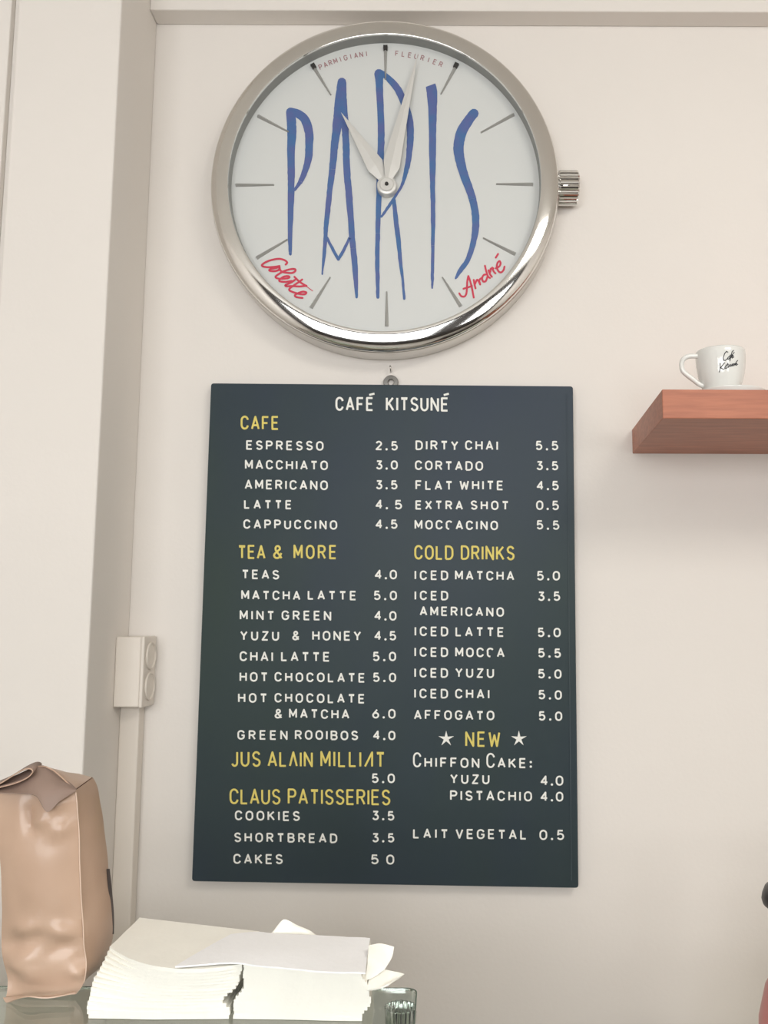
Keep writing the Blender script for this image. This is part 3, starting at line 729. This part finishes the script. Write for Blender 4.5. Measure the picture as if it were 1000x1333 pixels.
L2 = [(1326,303),(1316,303),(1308,306),(1300,310),(1290,317),(1280,320),(1270,318),(1232,318)]
R2 = [(1335,470),(1320,474),(1310,480),(1300,484),(1290,484),(1280,480),(1265,476),(1232,476)]
NL = 15
def stack(side):
    top_front = {0: ((137,1233),(220,1260),(316,1255)), 1: ((318,1255),(400,1262),(476,1268))}[side]
    top_back = {0: ((182,1195),(338,1213)), 1: ((345,1216),(482,1223))}[side]
    lt, rt_ = ((Lx, Rx), (L2, R2))[side]
    for k in range(NL):
        s_ = k/(NL-1); z = ZG+0.0005+HTOP*k/NL; t = HTOP/NL*0.995
        py = 1326-(1326-1258)*k/NL - (0 if side else 0)
        yA = {0: lerp(YF, 0, 0), 1: YF-0.004}[side]
        # target top-plane corners
        zt = z+t
        TA, TM, TB = [PZ(*p, ZG+HTOP) for p in top_front]; TD, TC = [PZ(*p, ZG+HTOP) for p in top_back]
        g = s_**1.6
        ax = PY(interp(lt, py), py, YF).x; bxx = PY(interp(rt_, py), py, YF).x
        A = Vector((ax, lerp(YF, TA.y, g), z)); B = Vector((bxx, lerp(YF-0.004*side, TB.y, g), z))
        Mx = Vector(((A.x+B.x)/2, lerp(YF-0.002, TM.y, g), z))
        Dd = Vector((lerp(A.x+0.01, TD.x, g), lerp(YF+0.115, TD.y, g), z)); Cc = Vector((lerp(B.x-0.004, TC.x, g), lerp(YF+0.115, TC.y, g), z))
        sd = k*1.7+side*31.3
        j = 0.0012*math.sin(sd*3.1); A.x += j; B.x -= j*1.2
        sag = (lambda u, v: 0.0) 
        o = slab('paper_napkin', A, Mx, B, Cc, Dd, t, sd, M['paper'], sag=sag)
        if k == NL-1:
            lab = ('cream folded paper napkin on top of the left stack, beside the bag', 'cream folded paper napkin at the top of the right stack')[side]
        elif k == 0:
            lab = ('bottom cream napkin of the left stack, resting on the glass', 'bottom cream napkin of the right stack, resting on the glass')[side]
        else:
            lab = ('cream folded paper napkin inside the left stack', 'cream folded paper napkin inside the right stack')[side]
        tag(o, lab, 'napkin', ('napkins in the left stack', 'napkins in the right stack')[side])
stack(0); stack(1)
def sheet(name, ctrl, th, material, parent=None, sub=5, seed=1.0, amp=0.0008, jag=0.0):
    """ctrl: rows of 3D points; smooth interpolated sheet with thickness"""
    rows = [smooth_path([tuple(p) for p in r], sub) for r in ctrl]
    nc = len(rows[0]); cols = [smooth_path([rows[i][j] for i in range(len(rows))], sub) for j in range(nc)]
    nu = nc; nv = len(cols[0])
    P = [[Vector(cols[i][j]) for j in range(nv)] for i in range(nu)]
    top = []; bot = []
    for i in range(nu):
        for j in range(nv):
            du = P[min(i+1, nu-1)][j]-P[max(i-1, 0)][j]; dv = P[i][min(j+1, nv-1)]-P[i][max(j-1, 0)]
            n_ = du.cross(dv); n_ = n_.normalized() if n_.length > 1e-9 else Vector((0, -1, 0))
            q = P[i][j]+n_*amp*nz(P[i][j].x*70, P[i][j].z*70, seed)
            top.append(q+n_*th/2); bot.append(q-n_*th/2)
    m = MB(); m.add(top+bot, []); N = nu*nv
    for i in range(nu-1):
        for j in range(nv-1):
            a = i*nv+j; m.f.append((a, a+nv, a+nv+1, a+1)); m.f.append((N+a, N+a+1, N+a+nv+1, N+a+nv))
    for i in range(nu-1):
        a = i*nv; m.f.append((a, N+a, N+a+nv, a+nv)); a = i*nv+nv-1; m.f.append((a, a+nv, N+a+nv, N+a))
    for j in range(nv-1):
        m.f.append((j, j+1, N+j+1, N+j)); a = (nu-1)*nv+j; m.f.append((a, N+a, N+a+1, a+1))
    return m.build(name, material, parent, smooth=True, angle=60)
ZT = ZG+HTOP
zz = lambda p, dz=0.003: PZ(*p, ZT+dz)
o = sheet('paper_napkin', [[zz((228,1259)), zz((300,1254)), zz((350,1259)), zz((420,1265)), zz((476,1267))],
                           [zz((262,1238)), zz((310,1236), .004), zz((360,1240), .005), zz((420,1243), .004), zz((478,1247))],
                           [zz((300,1217)), zz((335,1214)), zz((375,1217), .0045), zz((430,1219), .004), zz((482,1222), .006)]], 0.0016, M['paper2'], seed=3.3)
tag(o, 'bright white single napkin lying open across both napkin stacks', 'napkin', 'loose napkins on top of the stacks')
yb_ = PZ(370, 1216, ZT+.004).y+0.004
o = sheet('paper_napkin', [[PY(340,1222,yb_), PY(362,1219,yb_), PY(385,1219,yb_), PY(420,1222,yb_)],
                           [PY(354,1215,yb_+.002), PY(365,1207,yb_+.002), PY(385,1208,yb_+.002), PY(410,1217,yb_+.002)],
                           [PY(364,1202,yb_+.005), PY(371,1197,yb_+.006), PY(384,1203,yb_+.006), PY(405,1213,yb_+.004)]], 0.0012, M['paper'], seed=5.1)
tag(o, 'cream napkin with a pointed corner sticking up behind the stacks', 'napkin', 'loose napkins on top of the stacks')
yq = PZ(480, 1268, ZT).y
o = sheet('paper_napkin', [[PY(480,1231,yq+.045), PY(494,1228,yq+.05), PY(513,1233,yq+.05)],
                           [PY(479,1246,yq+.03), PY(494,1248,yq+.035), PY(510,1247,yq+.04)],
                           [PY(476,1276,yq+.012), PY(487,1272,yq+.02), PY(500,1262,yq+.03)]], 0.0014, M['paper'], seed=7.4, amp=0.002)
tag(o, 'cream napkin drooping over the right end of the right stack', 'napkin', 'loose napkins on top of the stacks')
o = sheet('paper_napkin', [[PY(482,1262,yq+.03), PY(500,1262,yq+.035), PY(512,1265,yq+.04), PY(526,1269,yq+.045)],
                           [PY(480,1275,yq+.02), PY(494,1276,yq+.022), PY(506,1276,yq+.03), PY(518,1275,yq+.035)],
                           [PY(478,1290,yq+.008), PY(488,1288,yq+.01), PY(496,1285,yq+.015), PY(506,1281,yq+.02)]], 0.0016, M['paper'], seed=9.2, amp=0.0018)
tag(o, 'cream napkin poking out at the right end, lowest of the loose ones', 'napkin', 'loose napkins on top of the stacks')

# ------------------------------------------------------------------ paper coffee bag
yb0 = PZ(50, 1300, ZG).y; ybk = yb0+0.085
print('bag front y', yb0)
bag = empty('paper_bag', (PZ(60, 1300, ZG).x, yb0+0.04, ZG), 'brown kraft paper bag with a folded top left of the napkins', 'bag')
rowsB = [ # FL, FR, BR (px), BL
 ((-4,1031),(98,1029),(121,1012),(40,1002)),
 ((-3,1050),(100.5,1048),(129,1030),(20,1024)),
 ((-2,1090),(103,1088),(136,1075),(16,1060)),
 ((1,1130),(104,1128),(141,1115),(15,1100)),
 ((2,1170),(106,1168),(145,1155),(15,1140)),
 ((2,1205),(108,1205),(147,1192),(18,1170)),
 ((2,1240),(109,1236),(146,1222),(20,1200)),
 ((9,1268),(112,1262),(139,1246),(24,1230)),
 ((10,1288),(108,1282),(130,1262),(26,1250)),
 ((8,1303),(99,1294),(122,1272),(26,1268)),
]
ring_rows = []
for ri, (fl, fr_, br, bl) in enumerate(rowsB):
    v = ri/(len(rowsB)-1)
    FLp = PY(*fl, yb0+0.002); FRp = PY(*fr_, yb0+0.004); BRp = PY(*br, ybk); BLp = PY(*bl, ybk)
    if ri == len(rowsB)-1:
        for p in (FLp, FRp, BRp, BLp): p.z = max(p.z, ZG+0.001)
        BRp.z = BLp.z = ZG+0.0015; 
    BLp.x = PY(*fl, yb0).x+0.008
    BLp.z = BRp.z
    bulge = 0.013*math.sin(math.pi*min(1, v*1.05+0.05))
    ring = []
    for k in range(14):
        t = k/14; p = FLp.lerp(FRp, t); p.y -= bulge*math.sin(math.pi*t)**0.8; ring.append(p)
    for k in range(9):
        t = k/9; p = FRp.lerp(BRp, t); p.x += 0.004*math.sin(math.pi*t)*(min(1, v*5) if v < .8 else -.5); ring.append(p)
    for k in range(10):
        t = k/10; p = BRp.lerp(BLp, t); p.y += bulge*0.6*math.sin(math.pi*t); ring.append(p)
    for k in range(7):
        t = k/7; ring.append(BLp.lerp(FLp, t))
    ring_rows.append(ring)
nr = len(ring_rows[0]); cols = [smooth_path([tuple(r[i]) for r in ring_rows], 7) for i in range(nr)]
nv = len(cols[0]); pts = []
def crease(p, a, b, w_, d_):
    """a valley along the line a-b, both in (x, z)"""
    ab = (b[0]-a[0], b[1]-a[1]); L_ = ab[0]**2+ab[1]**2
    t = max(0, min(1, ((p.x-a[0])*ab[0]+(p.z-a[1])*ab[1])/L_)); dx = p.x-a[0]-t*ab[0]; dz = p.z-a[1]-t*ab[1]
    side = (p.x-a[0])*ab[1]-(p.z-a[1])*ab[0]
    return d_*math.exp(-(dx*dx+dz*dz)/(w_*w_))*math.sin(math.pi*min(1, max(0.08, t+.1)))
def xz(px, py): q = PY(px, py, yb0); return (q.x, q.z)
creases = [(xz(40,1040), xz(44,1095), .006, .007), (xz(60,1055), xz(98,1032), .007, -.006), (xz(45,1070), xz(70,1062), .006, -.005), (xz(75,1072), xz(90,1090), .010, -.005),
           (xz(20,1215), xz(60,1200), .010, -.005), (xz(30,1225), xz(70,1212), .009, .006), (xz(70,1205), xz(106,1220), .008, -.006), (xz(2,1235), xz(40,1215), .010, .006), (xz(10,1262), xz(60,1238), .012, -.006),
           (xz(62,1240), xz(108,1222), .008, .005), (xz(104,1238), xz(116,1262), .007, .007), (xz(95,1262), xz(112,1276), .006, -.006), (xz(40,1280), xz(45,1250), .01, -.004), (xz(8,1288), xz(22,1255), .008, .006)]
for i in range(nr):
    for j in range(nv):
        p = Vector(cols[i][j])
        if i < 15:
            edge = min(1, min(i, 14-i)/2.0+0.25)
            for cr_ in creases: p.y += crease(p, *cr_)*edge
        wv = min(1, j/10)*0.0025*nz(p.x*16, p.z*14, 3.0)+min(1, j/10)*0.0012*nz(p.x*45, p.z*30, 8.0)
        if i < 15: p.y += wv
        elif i < 24: p.x += wv*1.3
        p.z = max(p.z, ZG+0.001)
        pts.append(p)
m = MB().grid(pts, nr, nv, True)
m.add([pts[i*nv+nv-1] for i in range(nr)], [tuple(range(nr))])
m.build('bag_body', M['kraft'], bag, smooth=True, angle=50)
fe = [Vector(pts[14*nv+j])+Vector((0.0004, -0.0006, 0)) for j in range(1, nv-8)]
MB().tube(fe, 0.0007, 6).build('fold_highlight', M['kraft_glint'], bag, smooth=True)  # thin pale tube painting the sheen along the front-right fold
# folded top: sheet leaning back from the front edge
e = 0.004
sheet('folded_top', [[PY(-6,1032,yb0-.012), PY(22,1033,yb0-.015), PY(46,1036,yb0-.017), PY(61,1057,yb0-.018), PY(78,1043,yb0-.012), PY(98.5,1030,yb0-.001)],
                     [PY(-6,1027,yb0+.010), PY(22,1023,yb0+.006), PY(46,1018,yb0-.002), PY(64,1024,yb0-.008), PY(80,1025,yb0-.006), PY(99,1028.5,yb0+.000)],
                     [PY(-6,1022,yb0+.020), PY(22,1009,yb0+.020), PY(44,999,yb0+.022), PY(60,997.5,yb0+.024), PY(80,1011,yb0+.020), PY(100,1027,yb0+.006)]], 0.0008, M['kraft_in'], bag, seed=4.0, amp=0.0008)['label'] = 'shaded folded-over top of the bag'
m = MB(); rim_px = [(97,1028),(90,1021),(80,1011.5),(70,1003),(60,998.2),(50,997.6)]
m.tube([PY(a, b, yb0+.004+.018*i/5) for i, (a, b) in enumerate(rim_px)], 0.0008, 6).build('paper_rim', M['kraft'], bag, smooth=True)
# top ramp between the front fold and the back edge
sh = lambda t: PY(98,1029,yb0+.004).lerp(PY(121,1012,ybk), t)+Vector((-0.001-.003*math.sin(math.pi*t)*0, 0, 0.0004))
sheet('bag_shoulder', [[PY(48,998.5,yb0+.024), PY(62,999,yb0+.024), PY(80,1012,yb0+.020), sh(0)],
                       [PY(52,998,yb0+.045), PY(72,1001.5,yb0+.045), PY(92,1011,yb0+.040), sh(.45)],
                       [PY(56,998,yb0+.075), PY(80,1003,yb0+.080), PY(102,1008,ybk-.002), sh(1)]], 0.0008, M['kraft'], bag, seed=6.0, amp=0.001)
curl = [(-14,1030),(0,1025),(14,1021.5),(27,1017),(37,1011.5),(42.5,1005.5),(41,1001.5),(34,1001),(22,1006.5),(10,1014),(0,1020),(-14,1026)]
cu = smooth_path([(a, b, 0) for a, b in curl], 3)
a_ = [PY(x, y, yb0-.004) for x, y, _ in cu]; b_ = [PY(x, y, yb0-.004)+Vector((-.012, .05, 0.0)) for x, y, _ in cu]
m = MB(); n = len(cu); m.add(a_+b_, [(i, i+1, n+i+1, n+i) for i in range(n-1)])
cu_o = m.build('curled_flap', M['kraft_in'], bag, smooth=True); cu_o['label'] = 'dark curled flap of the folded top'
so = cu_o.modifiers.new('thick', 'SOLIDIFY'); so.thickness = 0.0008
MB().tube([tuple(p) for p in a_], 0.0007, 6).build('paper_rim', M['kraft'], bag, smooth=True)
# lower seam flap
sheet('bottom_flap', [[PY(4,1299,yb0-.002), PY(30,1297,yb0-.008), PY(60,1297,yb0-.008), PY(98,1291,yb0-.002)],
                      [PY(8,1306,yb0-.010), PY(34,1297.5,yb0-.018), PY(62,1299,yb0-.018), PY(98,1293,yb0-.010)]], 0.0012, M['kraft'], bag, seed=2.0, amp=0.0005)
# printed label on the gusset, near the back edge
lb = [[PY(x, y, ybk-dy) + Vector((0.0028, -0.0, 0)) for x, y, dy in r] for r in (
    ((136.0,1131,.010),(139.5,1131,.001)), ((138,1160,.010),(142.5,1160,.001)), ((140,1190,.010),(145.0,1190,.001)), ((140,1216,.010),(145,1216,.001)))]
sheet('printed_label', lb, 0.0006, M['label'], bag, amp=0.0)['label'] = 'dark printed label on the side'

# ------------------------------------------------------------------ pink grinder just inside the right edge, on its own counter
gy = -0.45
kx = PY(995, 1172, gy); sx0 = PY(992, 1333, gy); sx1 = PY(1000, 1290, gy)
cz = PY(1000, 1350, -0.02).z
ctop = MB().box(sx0.x-0.02, 2.2, gy-0.22, -0.02, cz-0.03, cz).box(sx0.x+0.0, 2.18, gy-0.2, -0.03, 0, cz-0.03).build('side_counter', M['cabinet'])
tag(ctop, 'pale side counter below the wooden shelf at the right', 'counter')
gcx = sx0.x+0.085
gr = empty('coffee_grinder', (gcx, gy, cz), 'pink coffee grinder with a black knob, at the right edge of the picture', 'coffee grinder')
gmx = Matrix.Translation((gcx, gy, cz))
zt = sx1.z-cz
MB().lathe([(0, 0), (0.092, 0), (0.094, 0.006), (gcx-sx0.x, sx0.z-cz), (gcx-sx1.x, zt), (0.055, zt+0.03), (0.03, zt+0.05), (0, zt+0.052)], 48, gmx).build('body', M['pink'], gr, smooth=True, angle=50)
kz = kx.z-cz
MB().lathe([(0, zt+0.05), (0.012, zt+0.05), (0.012, kz-0.022), (0.03, kz-0.02), (0, kz-0.02)], 24, gmx).build('shaft', M['satin'], gr, smooth=True, angle=40)
kr_ = gcx-kx.x
MB().lathe([(0, kz-0.021), (kr_*0.88, kz-0.014), (kr_*0.98, kz-0.009), (kr_, kz-0.003), (kr_*0.985, kz+0.004), (kr_*0.93, kz+0.014), (kr_*.7, kz+0.022), (0, kz+0.024)], 40, gmx).build('knob', M['black'], gr, smooth=True)['label'] = 'black rounded knob'

bpy.context.view_layer.update()
